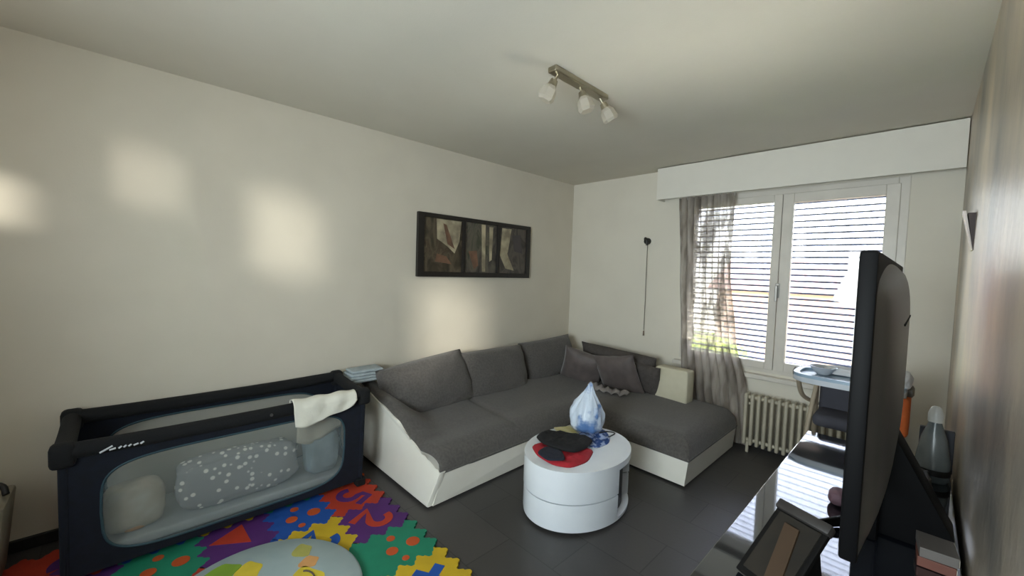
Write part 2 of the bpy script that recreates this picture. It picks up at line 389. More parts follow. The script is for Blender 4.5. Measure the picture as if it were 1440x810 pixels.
for k, (y0, y1, nm, sd_, cs) in enumerate(art):
    pnl = obj('picture_panel', box(.004, .014, y0, y1, -H2+.045, H2-.035), art_mat(nm, sd_, cs), pic)
    b2 = bmesh.new(); b3 = bmesh.new()
    if k == 0:
        prism(b2, [(y0+.13, .235), (y0+.40, .235), (y0+.38, .05), (y0+.33, -.06), (y0+.25, .00), (y0+.14, .06)], .014, .0155, 'x')
        prism(b3, [(y0+.12, -.14), (y0+.30, -.16), (y0+.24, -.09), (y0+.14, -.07)], .014, .0155, 'x')
        prism(b3, [(y0+.20, .20), (y0+.235, .19), (y0+.33, -.02), (y0+.25, .02)], .0155, .0165, 'x')
    elif k == 1:
        prism(b2, [(y0+.20, .235), (y0+.25, .235), (y0+.26, -.22), (y0+.22, -.22)], .014, .0155, 'x')
        prism(b2, [(y0+.30, .22), (y0+.35, .22), (y0+.34, -.10), (y0+.31, -.12)], .014, .0155, 'x')
        prism(b3, [(y0+.05, -.03), (y0+.15, -.02), (y0+.17, -.16), (y0+.12, -.20)], .014, .0155, 'x')
    else:
        prism(b2, [(y0+.04, .225), (y0+.17, .225), (y0+.14, .05), (y0+.12, -.03), (y0+.22, -.20), (y0+.10, -.18), (y0+.02, -.05)], .014, .0155, 'x')
        prism(b3, [(y0+.18, .16), (y0+.30, .18), (y0+.34, -.02), (y0+.22, .00)], .014, .0155, 'x')
    obj('painted_light_shape', b2, mat('art_pale', (190, 178, 148), .4, c2=(134, 124, 104), scale=9), pnl)
    obj('painted_dark_shape', b3, [mat('art_rust', (132, 96, 74), .4, c2=(100, 76, 60), scale=12), MATS.get('art_rust'), mat('art_slate', (74, 68, 70), .4)][k] or MATS['art_rust'], pnl)

# ------------------------------------------------------------------ ceiling spotlight bar
lp = thing('ceiling_spotlight', 'chrome ceiling bar with three tilted glass spot shades', 'lamp', (-1.385, 1.81, H))
chrome = mat('satin_chrome', (176, 168, 150), .28, 1)
b2 = bmesh.new(); bx(b2, -.028, .028, -.24, .24, -.03, 0, bev=.006); obj('bar', b2, chrome, lp)
gl = seethrough('frosted_glass_shade', (214, 208, 196), .8, translucent=.5)
for k, (y, dx, dy) in enumerate(((-.19, -.05, -.03), (.0, .03, .02), (.19, .04, .06))):
    b2 = bmesh.new(); tube(b2, [(0, y, -.028), (dx*.3, y+dy*.3, -.06)], .008, 8); jt = obj('swivel_arm', b2, chrome, lp, 50)
    p0 = Vector((dx*.3, y+dy*.3, -.055)); d = Vector((dx, dy, -.12)).normalized()
    b2 = bmesh.new(); tube(b2, [p0, p0+d*.03], [.020, .026], 14); obj('socket', b2, chrome, lp, 50)
    b2 = bmesh.new(); tube(b2, [p0+d*.03, p0+d*.05, p0+d*.095, p0+d*.11], [.026, .040, .046, .036], 6); obj('glass_shade', b2, gl, lp)
    b2 = bmesh.new(); tube(b2, [p0+d*.03, p0+d*.07], [.012, .014], 8); obj('bulb', b2, mat('bulb_white', (225, 222, 214), .3), lp, 50)

# ------------------------------------------------------------------ corner sofa
fab = mat('dark_grey_woven_fabric', (93, 89, 85), .95, c2=(80, 76, 73), scale=60, bump=.5, bscale=220, sheen=.2)
lea = mat('cream_white_leatherette', (233, 230, 220), .5, c2=(228, 224, 213), scale=4, bump=.08, bscale=30)
sofa = thing('corner_sofa', 'large L-shaped sofa with white leatherette base and dark grey fabric seat', 'sofa', (-2.2, 3.0, 0))
SX0, SX1, SXC, SY0, SYC, SY1 = -3.00, -2.00, -1.06, 1.30, 2.75, 3.74
def lip(K, t):
    if t <= K[0][0]: return K[0][1]
    for (a, va), (b, vb) in zip(K, K[1:]):
        if t <= b:
            s = (t-a)/(b-a); s = s*s*(3-2*s)*.6+s*.4; return va+(vb-va)*s
    return K[-1][1]
ARM = [(-3.0, .60), (-2.85, .57), (-2.60, .52), (-2.42, .465), (-2.28, .37), (-2.14, .29), (-2.02, .245), (-1.9, .24)]
def inside(x, y): return SX0-.001 <= x <= SXC+.001 and SY0 <= y <= SY1+.001 and (x <= SX1+.001 or y >= SYC-.001)
def shear(bm):
    """the open end leans back towards its front corner"""
    for v in bm.verts:
        w_ = max(0, min(1, (v.co.x+2.75)/.70)); k = max(0, 1-(v.co.y-SY0)/.45)
        v.co.y += .095*w_*w_*max(0, min(1, v.co.z/.24))*k
    return bm
def sofa_z(x, y):
    # distance to the open edges
    ds = []
    if y < SYC: ds.append(SX1-x)
    elif x <= SX1: ds.append(math.hypot(SX1-x, y-SYC) if y < SYC+.3 else 9)
    if x > SX1: ds.append(y-SYC)
    ds.append(SXC-x)
    d = max(0, min(ds)); R = .13
    rd = 1 if d >= R else math.sqrt(max(0, 1-(1-d/R)**2))
    top = .335 + .035*max(0, min(1, (-2.25-x)/.4)) + .012*nz3(x, y, 1, 2.5)
    # shallow quilting dips between the seat pads
    for yy in (2.10,): top -= .015*math.exp(-((y-yy)/.03)**2) if x < -2.05 else 0
    z = .20 + (top-.20)*rd
    a = lip(ARM, x); wgt = max(0, min(1, (1.62-y)/.28)); wgt = wgt*wgt*(3-2*wgt)
    e_ = max(0, y-SY0); edge = .02*(1-min(1, e_/.05))**2
    if a > z: z = z+(a-z)*wgt
    return z-edge
def sofa_cover():
    bm = bmesh.new(); st = .02
    nx = round((SXC-SX0)/st); ny = round((SY1-SY0)/st); V = {}
    def gx(i): return SX0+(SXC-SX0)*i/nx
    def gy(j): return SY0+(SY1-SY0)*j/ny
    ic = min(range(nx+1), key=lambda i: abs(gx(i)-SX1)); jc = min(range(ny+1), key=lambda j: abs(gy(j)-SYC))
    def ok(i, j): return 0 <= i < nx and 0 <= j < ny and (i < ic or j >= jc)
    def v(i, j, low=False):
        k = (i, j, low)
        if k not in V:
            x = gx(i) if i != ic else SX1; y = gy(j) if j != jc else SYC
            z = sofa_z(x, y)
            V[k] = bm.verts.new((x, y, z if not low else min(z-.01, .195 if y > SY0+.001 else z-.03)))
        return V[k]
    for i in range(nx):
        for j in range(ny):
            if not ok(i, j): continue
            bm.faces.new((v(i, j), v(i+1, j), v(i+1, j+1), v(i, j+1)))
            for di, dj, A, B in ((0, -1, (i, j), (i+1, j)), (1, 0, (i+1, j), (i+1, j+1)), (0, 1, (i+1, j+1), (i, j+1)), (-1, 0, (i, j+1), (i, j))):
                if not ok(i+di, j+dj): bm.faces.new((v(*A), v(*A, True), v(*B, True), v(*B)))
    return bm
SO = (-2.2, 3.0, 0)
obj('seat_cover', local(shear(sofa_cover()), SO), fab, sofa, 60)
bm = bmesh.new()
poly = [(SX0, SY0+.03), (SX1-.004, SY0+.03), (SX1-.004, SYC+.004), (SXC-.004, SYC+.004), (SXC-.004, SY1-.004), (SX0, SY1-.004)]
prism(bm, poly, .015, .205, 'z'); 
for v_ in bm.verts:
    if v_.co.z < .1:
        if v_.co.x > SX1-.1 and v_.co.y > SYC-.1 : v_.co.x -= .02
obj('base', local(shear(bm), SO), lea, sofa)
bm = bmesh.new(); pl = []
for i in range(40):
    x = SX0+(SX1+.004-SX0)*i/39; pl.append((x, max(.03, lip(ARM, x)-.035)))
pl = [(SX0, .02), (SX1-.012, .015), (SX1+.004, .05)][0:0] + [(SX0, .02), (SX1-.012, .015)] + pl[::-1]
prism(bm, pl, SY0-.01, SY0+.05, 'y', bev=.012)
obj('end_panel', local(shear(bm), SO), lea, sofa, 30)
bm = bmesh.new()
for x, y in ((-2.9, 1.4), (-2.1, 1.4), (-2.1, 2.7), (-1.15, 2.85), (-1.15, 3.6), (-2.9, 3.6)): lathe(bm, [(.02, 0), (.025, .03)], (x, y), 10)
split_obj('foot', local(bm, SO), blk, sofa)
bm = bmesh.new()
tube(bm, [(SX1+.001, SY0+.13, .203), (SX1+.001, SYC, .203)], .004, 6); tube(bm, [(SX1, SYC-.001, .203), (SXC, SYC-.001, .203), (SXC+.001, SY1, .203)], .004, 6)
obj('piping', local(bm, SO), fab, sofa)
# low backs behind cushions
bm = bmesh.new(); bx(bm, SX0, SX0+.05, SY0+.35, SY1, .30, .50, bev=.02); bx(bm, SX0+.05, -1.75, SY1-.04, SY1, .30, .48, bev=.015)
obj('back_rest', local(bm, SO), fab, sofa, 40)

def pillow_bm(w, h, t, pinch=.10, seed=0, pw=2.6, n=22, wr=.006):
    bm = bmesh.new(); F = {}
    for s in (1, -1):
        g = []
        for j in range(n+1):
            r = []
            for i in range(n+1):
                u, v = -1+2*i/n, -1+2*j/n
                edge = (i in (0, n)) or (j in (0, n)); k = (i, j)
                if edge and k in F: r.append(F[k]); continue
                k1 = 1-pinch*(1-v*v)*abs(u)**2*.8; k2 = 1-pinch*(1-u*u)*abs(v)**2*.8
                x = w/2*u*k1; z = h/2*v*k2
                th = t/2*(max(0, 1-abs(u)**pw)**.55)*(max(0, 1-abs(v)**pw)**.55)
                y = s*th + (0 if edge else wr*nz3(u*2+seed, v*2, s+seed, 1.6))
                vv = bm.verts.new((x, y, z)); r.append(vv)
                if edge: F[k] = vv
            g.append(r)
        for A, B in zip(g, g[1:]):
            for i in range(n): bm.faces.new((A[i], A[i+1], B[i+1], B[i]))
    return bm
def pillow(name, w, h, t, loc, rot, m, label, cat, group=None, **k):
    o = obj(name, pillow_bm(w, h, t, **k), m, None, 180, loc, rot); return tag(o, label, cat, group)
R_ = math.radians
bc = mat('grey_cushion_fabric', (95, 91, 88), .95, c2=(82, 78, 76), scale=70, bump=.4, bscale=240, sheen=.2)
# the width of a cushion runs along local x, height along local z
pillow('back_cushion', .78, .43, .24, (-2.73, 1.75, .515), (R_(-24), R_(-6), R_(90)), bc, 'dark grey back cushion at the crib end of the sofa', 'cushion', 'back cushions', seed=1, pinch=-.03, pw=2.6, wr=.016)
pillow('back_cushion', .78, .44, .24, (-2.74, 2.47, .505), (R_(-18), R_(0), R_(90)), bc, 'middle dark grey back cushion below the framed picture', 'cushion', 'back cushions', seed=2, pinch=-.01, pw=2.8, wr=.012)
pillow('back_cushion', .76, .44, .22, (-2.78, 3.27, .52), (R_(-16), R_(-3), R_(86)), bc, 'dark grey back cushion nearest the room corner', 'cushion', 'back cushions', seed=3, pinch=.04, pw=3.2, wr=.012)
brn = mat('taupe_satin_fabric', (98, 88, 86), .6, c2=(84, 76, 74), scale=12, bump=.1, bscale=90, sheen=.3)
pillow('back_cushion', .86, .40, .18, (-2.16, 3.63, .50), (R_(14), R_(2), R_(0)), mat('dark_taupe_fabric', (80, 74, 71), .9, c2=(70, 65, 62), scale=40), 'long dark taupe cushion behind the throw pillows by the back wall', 'cushion', seed=4, pinch=.05, pw=4)
pillow('throw_pillow', .44, .42, .15, (-2.43, 3.40, .47), (R_(22), R_(14), R_(28)), brn, 'taupe throw pillow in the sofa corner', 'pillow', 'taupe throw pillows', seed=5)
pillow('throw_pillow', .46, .42, .15, (-2.04, 3.45, .48), (R_(20), R_(-10), R_(-2)), brn, 'taupe throw pillow resting over a pale cloth, middle of sofa back', 'pillow', 'taupe throw pillows', seed=6)
pillow('throw_pillow', .30, .32, .12, (-1.80, 3.56, .465), (R_(14), R_(4), R_(-6)), MATS['dark_taupe_fabric'], 'small dark throw pillow beside the cream cube', 'pillow', seed=7)
# ruffled pale trim under the middle pillow
bm = bmesh.new(); g = []
for i in range(41):
    s = i/40; x = -2.26+.42*s; y = 3.26-.05*math.sin(s*PI)+.012*math.sin(s*40)
    g.append([bm.verts.new((x, y+q*.06, .352+.012*math.sin(s*34+q*2)+.03*q)) for q in (0, .33, .66, 1)])
for A, B in zip(g, g[1:]):
    for i in range(3): bm.faces.new((A[i], B[i], B[i+1], A[i+1]))
o = obj('pale_cloth', bm, mat('pale_cloth_fabric', (150, 144, 142), .8), None, 180); tag(o, 'crumpled pale cloth peeking out under the middle throw pillow', 'cloth')
sm = o.modifiers.new('t', 'SOLIDIFY'); sm.thickness = .006
# cream cube
cu = obj('cream_cube', box(-.15, .15, -.07, .07, 0, .29, bev=.018, seg=3), mat('cream_board', (206, 200, 178), .8, c2=(198, 192, 168)), None, 40, (-1.555, 3.60, .33), (0, 0, R_(-3)))
tag(cu, 'cream square upholstered box standing on the chaise seat by the curtain', 'box')

# pale blanket over the sofa's arm end
def drape(name, pts_fn, nu, nv, m, label, cat, th=.006):
    bm = bmesh.new(); g = [[bm.verts.new(pts_fn(i/nu, j/nv)) for j in range(nv+1)] for i in range(nu+1)]
    for A, B in zip(g, g[1:]):
        for j in range(nv): bm.faces.new((A[j], B[j], B[j+1], A[j+1]))
    o = obj(name, bm, m, None, 180); s_ = o.modifiers.new('t', 'SOLIDIFY'); s_.thickness = th; s_.offset = 1
    return tag(o, label, cat)
bm = bmesh.new()
for k in range(4):
    z = .605+k*.022; bx(bm, -2.99+.01*k, -2.80-.008*k, 1.14+.012*k, 1.44-.01*k, z, z+.021, bev=.009, seg=3)
for v_ in bm.verts: v_.co.z += .008*nz3(v_.co.x, v_.co.y, v_.co.z, 9)
o = obj('folded_blanket', bm, mat('pale_blue_fleece', (176, 186, 190), .95, c2=(160, 172, 178), scale=30, bump=.3), None, 40)
tag(o, 'folded pale blue-grey blanket on the sofa arm behind the crib', 'blanket')

# ------------------------------------------------------------------ travel crib
navy = mat('navy_nylon', (8, 17, 33), .9, c2=(6, 13, 26), scale=30, bump=.15, bscale=160)
blkf = mat('black_padded_fabric', (7, 9, 13), .9, c2=(5, 7, 10), scale=30, bump=.2, bscale=120)
net = seethrough('crib_mesh', (178, 190, 192), .27, translucent=.3)
TZ = .012
CX0, CX1, CY0, CY1, CZ = -2.98, -2.50, -.19, 1.11, .68
crib = thing('travel_crib', 'navy and black folding travel crib with see-through mesh sides against the left wall', 'crib', ((CX0+CX1)/2, (CY0+CY1)/2, TZ))
CO = ((CX0+CX1)/2, (CY0+CY1)/2, TZ)
def rail(p, q, r=.035, sag=.02):
    p, q = Vector(p), Vector(q); bm = bmesh.new(); n = 24; pts = []
    for i in range(n+1):
        t = i/n; c_ = p.lerp(q, t); c_.z -= sag*4*t*(1-t)*.5; pts.append(c_)
    tube(bm, pts, r, 14)
    for v_ in bm.verts: v_.co.z = v_.co.z+(.012 if v_.co.z > 1 else 0)
    return bm
zr = CZ-.035
for p, q in (((CX1, CY0, zr-.02), (CX1, CY1, zr-.02)), ((CX0+.035, CY0, zr), (CX0+.035, CY1, zr)), ((CX0+.03, CY0, zr), (CX1, CY0, zr-.02)), ((CX0+.03, CY1, zr), (CX1, CY1, zr-.02))):
    obj('top_rail', local(rail(p, q), CO), blkf, crib, 60)
for x, y, zc in ((CX1, CY0, -.02), (CX1, CY1, -.02), (CX0+.03, CY0, 0), (CX0+.03, CY1, 0)):
    b2 = bmesh.new(); bx(b2, x-.038, x+.038, y-.040, y+.040, zr-.065+zc, zr+.040+zc, bev=.022, seg=3); obj('corner_cap', local(b2, CO), blkf, crib, 40)
    xb = x-.03 if x > -2.7 else x+.0
    b2 = bmesh.new(); tube(b2, [(x, y, zr-.06), (xb, y, .07)], .017, 10); obj('corner_post', local(b2, CO), navy, crib, 50)
    b2 = bmesh.new(); bx(b2, xb-.03, xb+.03, y-.03, y+.03, TZ, TZ+.05, bev=.01); obj('foot', local(b2, CO), blkf, crib)
def side_panel(length, zt, zb, hole, fn):
    """navy fabric round a barrel shaped opening, plus the net that fills it; fn maps (s, z) to world; both are thin closed shells"""
    n = 64; hs, hz0, hz1 = hole
    def sup(k):
        a = 2*PI*k/n+PI/4; c, s = math.cos(a), math.sin(a); e_ = .38
        x = abs(c)**e_*math.copysign(1, c); z = abs(s)**e_*math.copysign(1, s)
        u = .5+(hs-.5)*0 + x*(.5-hs); zz = (hz0+hz1)/2+z*(hz1-hz0)/2
        # barrel shape: waist is widest a little above mid height
        u = .5+(u-.5)*(1-.05*(1 if z < 0 else .3)*abs(z)**2)
        return u*length, zz
    inner = [sup(k) for k in range(n)]; outer = []
    for k in range(n):
        a = 2*PI*k/n+PI/4; c, s = math.cos(a), math.sin(a); m_ = max(abs(c), abs(s)); x, z = c/m_, s/m_
        outer.append(((.5+.5*x)*length, (zt+zb)/2+z*(zt-zb)/2))
    pa = bmesh.new()
    for off in (0,):
        A = [[pa.verts.new(fn(s, z, o_)) for s, z in ring_] for ring_ in (inner, outer) for o_ in (0, .006)]
        i0, i1, o0, o1 = A
        for k in range(n):
            l = (k+1) % n
            pa.faces.new((i0[k], i0[l], o0[l], o0[k])); pa.faces.new((i1[k], o1[k], o1[l], i1[l]))
            pa.faces.new((i0[k], i1[k], i1[l], i0[l])); pa.faces.new((o0[k], o0[l], o1[l], o1[k]))
    nb = bmesh.new(); f = [nb.verts.new(fn(s, z, .003)) for s, z in inner]; nb.faces.new(f)
    tb = bmesh.new(); pts = [Vector(fn(s, z, .003)) for s, z in inner]; tube(tb, pts+[pts[0]], .006, 6, cap=False)
    return pa, nb, tb
def xb_at(z): return CX1-.03*(1-(z-.07)/(zr-.07))
long_front = lambda s, z, o_: (xb_at(z)+.004+o_, CY0+s, z)
long_back = lambda s, z, o_: (CX0+.03-o_, CY0+s, z)
end_near = lambda s, z, o_: (CX0+.03+s, CY0-o_, z)
end_far = lambda s, z, o_: (CX0+.03+s, CY1+o_, z)
trimm = mat('teal_edge_binding', (46, 74, 84), .7)
for fn, ln, hole in ((long_front, CY1-CY0, (.085, .085, .545)), (long_back, CY1-CY0, (.085, .10, .575)), (end_near, CX1-CX0-.035, (.16, .15, .50)), (end_far, CX1-CX0-.035, (.16, .15, .50))):
    pa, nb, tb = side_panel(ln, .63, .045, hole, fn)
    sp_ = obj('side_panel', local(pa, CO), navy, crib)
    obj('mesh_window', local(nb, CO), net, sp_); obj('edge_binding', local(tb, CO), trimm, sp_, 60)
obj('floor_board', box(CX0+.04-CO[0], CX1-.03-CO[0], CY0+.01-CO[1], CY1-.01-CO[1], .04, .065), navy, crib)
# maker's mark on the front rail: pale italic scribble
b2 = bmesh.new(); xx = CX1+.036; zz = .628
strokes = [[(0, 0), (.035, .016)], [(.026, .003), (.044, .006)], [(.052, .003), (.060, .009)], [(.066, .003), (.074, .009)], [(.080, .003), (.088, .009)], [(.094, .003), (.108, .007)], [(.114, .004), (.124, .010)]]
for st in strokes: tube(b2, [(xx-.001, CY0+.11+a_*1.15, zz-.006+b_*1.3-.02) for a_, b_ in st], .0042, 6)
obj('maker_mark', local(b2, CO), mat('mark_white', (200, 205, 210), .6), crib)
b2 = bmesh.new(); tube(b2, [(xx-.004, .58, .618), (xx+.004, .58, .618)], .008, 10); obj('rail_button', local(b2, CO), mat('steel_button', (120, 120, 120), .4, .8), crib)
# crib contents
mt = thing('crib_mattress', 'thin pale grey mattress lying inside the travel crib', 'mattress', ((CX0+CX1)/2, (CY0+CY1)/2, TZ+.065))
b2 = bmesh.new(); bx(b2, -.20, .185, -.62, .62, 0, .05, bev=.015, seg=3); obj('mattress_pad', b2, mat('mattress_grey', (150, 156, 156), .9), mt, 40)
def dotted():
    m = mat('star_dot_blanket', (140, 140, 138), .95, c2=(128, 128, 127), scale=14)
    n = m.node_tree; b = n.nodes['Principled BSDF']; v_ = n.nodes.new('ShaderNodeTexVoronoi'); v_.inputs['Scale'].default_value = 26
    t = n.nodes.new('ShaderNodeTexCoord'); n.links.new(t.outputs['Object'], v_.inputs['Vector'])
    r = n.nodes.new('ShaderNodeValToRGB'); r.color_ramp.elements[0].position = .22; r.color_ramp.elements[1].position = .32
    r.color_ramp.elements[0].color = lin((214, 212, 200)); r.color_ramp.elements[1].color = lin((128, 130, 130)); n.links.new(v_.outputs[0], r.inputs[0])
    n.links.new(r.outputs[0], b.inputs['Base Color']); return m
def lump(name, c, sx, sy, sz, m, label, cat, seed=0, amp=.18, p=.6, rot=(0, 0, 0), flat=True):
    bm = bmesh.new(); bmesh.ops.create_icosphere(bm, subdivisions=4, radius=1)
    for v_ in bm.verts:
        x, y, z = v_.co; q = lambda t: math.copysign(abs(t)**p, t)
        n_ = 1+amp*nz3(x+seed, y-seed, z+seed, 2.2)+amp*.5*nz3(x-seed, y, z, 5.5)
        v_.co = Vector((q(x)*sx*n_, q(y)*sy*n_, q(z)*sz*n_ if z > 0 or not flat else q(z)*sz*.999))
    o = obj(name, bm, m, None, 180, c, rot); return tag(o, label, cat)
lump('patterned_quilt', (-2.655, .47, .265), .075, .29, .135, dotted(), 'bunched grey quilt with pale dots inside the crib', 'quilt', 3, .10, .5)
lump('crib_pillow', (-2.66, .03, .245), .07, .115, .115, mat('beige_pillow', (168, 164, 150), .9, c2=(150, 140, 122)), 'small beige pillow at the near end inside the crib', 'pillow', 5, .06, .55)
lump('crib_toy', (-2.635, .03, .155), .035, .05, .028, mat('orange_plush', (176, 130, 84), .9), 'small orange soft toy beside the beige pillow in the crib', 'toy', 5, .06, .8)
lump('blue_crib_cloth', (-2.66, .905, .27), .08, .10, .14, mat('grey_blue_cloth', (128, 142, 146), .9, c2=(108, 122, 126)), 'crumpled grey-blue cloth at the far end inside the crib', 'cloth', 8, .14, .5)
drape('hanging_muslin', lambda u, v: (-2.56-.02*v+.006*math.sin(u*11), .74+.27*u, .60-(.22+.03*math.sin(u*5))*v), 20, 10, mat('beige_muslin', (176, 170, 152), .9), 'beige muslin cloth hanging inside the crib behind the mesh', 'cloth', .003)
# white cloth over the front rail
def white_cloth(u, v):
    y = .69+.36*u; a = -1.9+4.1*v + .0
    r = .047+.004*math.sin(u*17+v*5)
    drop = max(0, v-.62)/.38
    L_ = .090*(1-.75*max(0, u-.45)/.55)+.012*math.sin(u*9)
    if v < .62:
        th = PI*(1-.0)-(v/.62)*PI; x = CX1+r*math.cos(th); z = zr-.02-.012+r*math.sin(th)*1.0+.004
        y2 = y
    else:
        x = CX1+r+.003*math.sin(u*20); z = zr-.02-.012-drop*L_; y2 = y-.03*drop*(u-.3)
    return (x, y2, z)
drape('white_cloth', white_cloth, 40, 30, mat('white_cotton', (226, 224, 212), .9, c2=(216, 214, 202), bump=.2, bscale=40), 'white cloth draped over the front rail of the crib', 'cloth', .004)

# ------------------------------------------------------------------ foam floor tiles
P = .30
def wave(s):   # s in 0..1 along the edge
    t = (s*3) % 1; k = .022
    if s < .02 or s > .98: return 0
    if t < .10: return k*t/.10*0
    if t < .22: return k*(t-.10)/.12
    if t < .40: return k
    if t < .52: return k*(.52-t)/.12
    if t < .62: return 0
    if t < .72: return -k*(t-.62)/.10
    if t < .86: return -k
    return -k*(1-t)/.14
def tile_bm():
    n = 60; pts = []
    for i in range(n): s = i/n; pts.append((s*P-P/2, -P/2+wave(s)))
    for i in range(n): s = i/n; pts.append((P/2+wave(s), s*P-P/2))
    for i in range(n, 0, -1): s = i/n; pts.append((s*P-P/2, P/2+wave(s)))
    for i in range(n, 0, -1): s = i/n; pts.append((-P/2+wave(s), s*P-P/2))
    return prism(bmesh.new(), pts, 0, .0115, 'z')
tcol = {'yellow': (206, 172, 28), 'green': (24, 132, 100), 'red': (184, 54, 28), 'purple': (84, 34, 110), 'orange': (196, 82, 30), 'blue': (20, 80, 165)}
tmat = {k: mat('foam_'+k, v, .75, bump=.1, bscale=200) for k, v in tcol.items()}
def stroke(bm, pts, w, z0=.0115, z1=.0135):
    pts = [Vector((a, b, 0)) for a, b in pts]; L_, R2 = [], []
    for i, p in enumerate(pts):
        d = (pts[min(i+1, len(pts)-1)]-pts[max(i-1, 0)]).normalized(); n_ = Vector((-d.y, d.x, 0))*w/2
        L_.append((p+n_)[:2]); R2.append((p-n_)[:2])
    prism(bm, L_+R2[::-1], z0, z1, 'z')
def arc(cx, cy, r, a0, a1, n=14): return [(cx+r*math.cos(R_(a0+(a1-a0)*i/n)), cy+r*math.sin(R_(a0+(a1-a0)*i/n))) for i in range(n+1)]
def sh_plus(bm):
    a, b = .026, .092
    prism(bm, [(-b, -a), (-a, -a), (-a, -b), (a, -b), (a, -a), (b, -a), (b, a), (a, a), (a, b), (-a, b), (-a, a), (-b, a)], .0115, .0135, 'z')
def sh_two(bm): stroke(bm, arc(-.01, .03, .055, 170, -40)+[(-.05, -.08), (.08, -.085)], .043)
def sh_five(bm): stroke(bm, [(.06, .09), (-.045, .09), (-.045, .04)]+arc(0, -.025, .055, 105, -140), .04)
def sh_dots(bm):
    for x, y, r in ((-.05, .05, .035), (.05, -.01, .03), (-.03, -.07, .022), (.07, .08, .018)): prism(bm, arc(x, y, r, 0, 345, 23), .0115, .0135, 'z')
def sh_tri(bm): prism(bm, [(-.09, -.08), (.09, -.08), (0, .09)], .0115, .0135, 'z')
def sh_zero(bm): stroke(bm, arc(0, 0, .065, 0, 350, 24), .04)
SH = {'plus': sh_plus, 'two': sh_two, 'five': sh_five, 'dots': sh_dots, 'triangle': sh_tri, 'zero': sh_zero}
TSRC = tile_bm(); tme = bpy.data.meshes.new('foam_tile'); bmesh.ops.recalc_face_normals(TSRC, faces=TSRC.faces); TSRC.to_mesh(TSRC and tme); TSRC.free()
def tile(ix, iy, c, sh, c2, label):
    x, y = -1.53+P*ix, 1.02-P*iy
    o = bpy.data.objects.new('foam_tile', tme.copy()); o.data.materials.clear(); o.data.materials.append(tmat[c]); COL.objects.link(o)
    o.location = (x, y, 0); tag(o, label, 'foam tile', 'foam puzzle floor tiles')
    bm = bmesh.new(); SH[sh](bm); 
    for q in split_obj('inset_shape', bm, tmat[c2], o): q.rotation_euler = (0, 0, R_(-60)); q['label'] = c2+' raised shape'
    return o
tile(1, 0, 'purple', 'triangle', 'yellow', 'purple foam tile in the front-most corner of the puzzle mat')
tile(0, 0, 'yellow', 'plus', 'blue', 'yellow foam tile with a blue plus on the open floor side')
tile(-1, 0, 'green', 'dots', 'orange', 'green foam tile with orange dots in the far row')
tile(-2, 0, 'purple', 'two', 'red', 'purple foam tile with a red shape near the sofa corner')
tile(-3, 0, 'red', 'five', 'purple', 'red foam tile against the crib in the far row')
tile(0, 1, 'red', 'five', 'yellow', 'red foam tile with a yellow shape next to the yellow plus tile')
tile(-1, 1, 'green', 'zero', 'red', 'green foam tile with a red ring beside the round play mat')
tile(-2, 1, 'yellow', 'two', 'blue', 'yellow foam tile with a blue curved shape between crib and round mat')
tile(-3, 1, 'blue', 'dots', 'orange', 'blue foam tile partly under the crib edge')
tile(-1, 2, 'purple', 'plus', 'yellow', 'purple foam tile under the round play mat')
tile(-2, 2, 'blue', 'zero', 'yellow', 'blue foam tile between the crib and the round mat')
tile(-3, 2, 'purple', 'triangle', 'red', 'purple foam tile under the crib front')
tile(-2, 3, 'red', 'two', 'green', 'red foam tile left of the round play mat')
tile(-3, 3, 'green', 'dots', 'orange', 'green foam tile under the near half of the crib')
tile(-3, 4, 'purple', 'five', 'orange', 'purple foam tile at the near end of the crib')
tile(-4, 4, 'red', 'zero', 'purple', 'red foam tile by the left wall beside the crib end')
tile(-4, 5, 'red', 'five', 'yellow', 'red foam tile in the lower left by the toy bin')
tile(-4, 3, 'blue', 'plus', 'red', 'blue foam tile deep under the crib by the wall')
tile(-4, 2, 'yellow', 'zero', 'red', 'yellow foam tile under the middle of the crib by the wall')
tile(-4, 1, 'green', 'two', 'yellow', 'green foam tile under the crib by the wall, near its far end')
tile(-4, 0, 'orange', 'five', 'blue', 'orange foam tile under the far end of the crib')

# ------------------------------------------------------------------ round play mat
pm = thing('play_mat', 'round pale grey-blue padded baby mat with yellow, green and red shapes', 'play mat', (-1.86, .40, .0135))
b2 = bmesh.new(); lathe(b2, [(.385, 0), (.402, .008), (.402, .022), (.39, .032), (.2, .034), (.001, .034)], n=64); obj('mat_pad', b2, mat('mat_pale', (168, 184, 184), .8, c2=(156, 174, 176), scale=6), pm, 60)
for nm, cc, shp in (('yellow_lion_patch', (224, 200, 60), [(.02, .17, .10, .07), (.10, .10, .05, .05), (-.22, .0, .06, .05)]), ('green_leaf_patch', (132, 168, 50), [(-.28, -.10, .055, .075), (.2, -.2, .07, .05)]), ('red_patch', (178, 66, 52), [(.13, .27, .022, .035), (.05, -.05, .03, .03)]), ('orange_patch', (216, 160, 100), [(.26, .18, .035, .05), (-.1, .22, .04, .04)]), ('olive_patch', (176, 172, 90), [(-.2, .22, .05, .04), (-.05, -.25, .06, .05)])):
    b2 = bmesh.new()
    for x, y, a_, b_ in shp: prism(b2, [(x+a_*(1+.15*math.sin(3*t))*math.cos(t), y+b_*(1+.15*math.cos(4*t))*math.sin(t)) for t in [2*PI*k/28 for k in range(28)]], .0335, .0355, 'z')
    for q in split_obj('shape_patch', b2, mat(nm, cc, .8), pm): q['label'] = nm.split('_')[0]+' printed patch'
b2 = bmesh.new(); tube(b2, [(.0+.055*math.cos(t), .17+.04*math.sin(t), .0365) for t in [PI*k/10 for k in range(-2, 10)]], .004, 5); obj('drawn_line', b2, mat('line_brown', (90, 80, 80), .8), pm)

